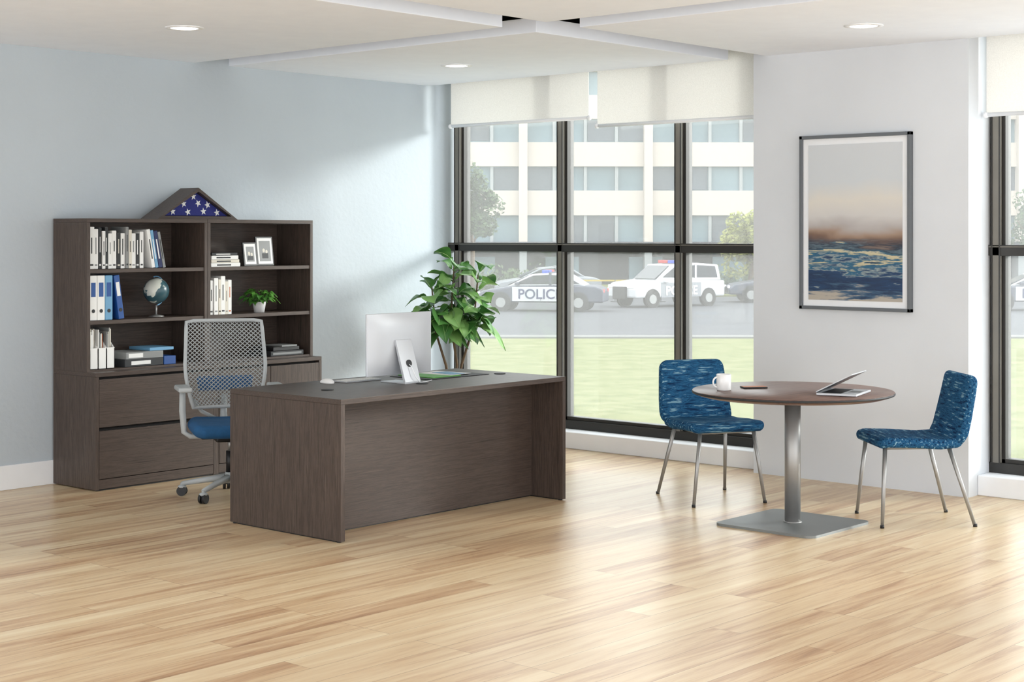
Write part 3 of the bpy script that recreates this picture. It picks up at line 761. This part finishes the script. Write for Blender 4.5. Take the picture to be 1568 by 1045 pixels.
def car(name, loc, rz, suv, base, door, police=True):
    root = empty(name, loc, rz); f = MB()
    L = 2.45 if not suv else 2.4; roof = 1.45 if not suv else 1.76
    if not suv:
        body = [(-L,0.35),(-L,0.85),(-L+0.3,0.98),(-1.5,1.02),(1.05,0.98),(2.2,0.80),(L,0.62),(L,0.35)]
        cab = [(-1.75,0.99),(-1.05,1.42),(-0.3,1.47),(0.35,1.42),(1.25,0.96)]
    else:
        body = [(-L,0.40),(-L,1.05),(1.0,1.12),(2.15,1.0),(L,0.8),(L,0.40)]
        cab = [(-2.32,1.05),(-2.15,1.70),(-1.0,1.78),(0.35,1.72),(1.15,1.10)]
    f.prism(body,-0.92,0.92,base,'XZ',0.07); f.prism(cab,-0.78,0.78,door if not suv else base,'XZ',0.05)
    cx = sum(p[0] for p in cab)/5; cz = sum(p[1] for p in cab)/5
    win = [(cx+(a-cx)*0.86, cz+(b_-cz)*0.72) for a,b_ in cab]
    f.prism(win,-0.80,0.80,M_cg,'XZ',0.01)
    f.box((cx-0.15,-0.81,cz-0.3),(cx-0.05,0.81,cz+0.25),base)
    fr = cab[-1]; ft = cab[-2]
    f.prism([(fr[0]+0.03,fr[1]+0.06),(ft[0]+0.10,ft[1]-0.04),(ft[0]+0.06,ft[1]-0.06),(fr[0]-0.03,fr[1]+0.03)],-0.66,0.66,M_cg,'XZ')
    f.box((-1.08,-0.935,0.40),(1.05,0.935,cab[0][1]-0.05),door,0.01)
    f.box((-0.06,-0.94,0.42),(-0.04,0.94,0.50),M_char)
    for x in (-1.5,1.5):
        for s in (-1,1):
            f.cyl((x,s*0.72,0.34),(x,s*0.94,0.34),0.34,0.34,M_tire,28); f.cyl((x,s*0.93,0.34),(x,s*0.955,0.34),0.2,0.18,M_gray,20)
            f.cyl((x,s*0.90,0.36),(x,s*0.925,0.36),0.40,0.40,M_tire,28)
    for s in (-1,1):
        f.box((L-0.06,s*0.62-0.2,0.62 if not suv else 0.78),(L+0.01,s*0.62+0.2,0.74 if not suv else 0.92),M_paper,0.02)
        f.box((-L-0.01,s*0.66-0.18,0.72),(-L+0.05,s*0.66+0.18,0.86),M_red,0.02)
        f.box((0.75,s*0.98-0.08,1.0),(0.92,s*0.98+0.08,1.13),base,0.03)
    f.box((L-0.03,-0.38,0.45),(L+0.02,0.38,0.68),M_black,0.02)
    if police:
        f.box((-0.35,-0.6,roof),(-0.05,-0.02,roof+0.13),M_red,0.02); f.box((-0.35,0.02,roof),(-0.05,0.6,roof+0.13),M_beb,0.02)
        f.box((L+0.0,-0.4,0.35),(L+0.12,0.4,0.85),M_black,0.02)
    f.obj('body',parent=root)
    if police:
        for s in (-1,1):
            cu = bpy.data.curves.new('police_text','FONT'); cu.body = 'POLICE'; cu.size = 0.52; cu.align_x = 'CENTER'; cu.extrude = 0.004; cu.offset = 0.008
            cu.materials.append(M_navy if door is M_cw else M_paper); to = bpy.data.objects.new('lettering',cu); sc.collection.objects.link(to); to.parent = root
            to.location = (-0.02, s*0.945, 0.50); to.rotation_euler = (math.pi/2,0,0 if s<0 else math.pi)
def az(dg): return TH+math.radians(dg)
car('police_car',W2(1.2,62.0,G-0.02),az(170),False,M_cb,M_cw)
car('police_suv',W2(6.35,66.0,G-0.02),az(215),True,M_cw,M_csl)
car('parked_car',W2(11.8,70,G-0.02),az(180),False,M_cb,M_cb,False)
car('parked_car',W2(1.6,74,G-0.02),az(184),False,M_csl,M_csl,False)
car('police_car',W2(20.5,62.5,G-0.02),az(175),False,M_cb,M_cw)
M_tape = mat('yellow_tape',C(170,148,48),0.6)
f = MB()
for x in (0,2.0,4.0): f.cyl((x,0,0),(x,0,1.0),0.02,0.02,M_char,10); f.lathe([(0.0005,0),(0.2,0),(0.2,0.04),(0.0005,0.06)],M_char,(x,0,0),16)
f.box((0,-0.004,0.90),(4.0,0.004,0.97),M_tape); f.obj('barrier_tape',W2(2.5,70,G-0.02),TH)

# ------------------------------------------------------------------ light & world
w = bpy.data.worlds.new('world'); sc.world = w; w.use_nodes = True; nt = w.node_tree
bg = nt.nodes['Background']; bg.inputs[0].default_value = (0.965,0.985,1.0,1); bg.inputs[1].default_value = 3.45
sd = bpy.data.lights.new('sun','SUN'); sd.energy = 4.6; sd.angle = math.radians(12); sd.color = (1.0,0.98,0.95)
so = bpy.data.objects.new('sun',sd); sc.collection.objects.link(so); so.location = (30,-10,15)
so.rotation_euler = Vector((-1,0.7,-0.333)).to_track_quat('-Z','Y').to_euler()

cd = bpy.data.cameras.new('camera'); co = bpy.data.objects.new('camera',cd); sc.collection.objects.link(co)
co.location = (0,0,1.607); co.rotation_euler = (math.pi/2,0,TH)
cd.sensor_width = 36; cd.sensor_fit = 'HORIZONTAL'; cd.lens = 36*2456/1568; cd.shift_y = -162.5/1568; cd.clip_end = 500
sc.camera = co
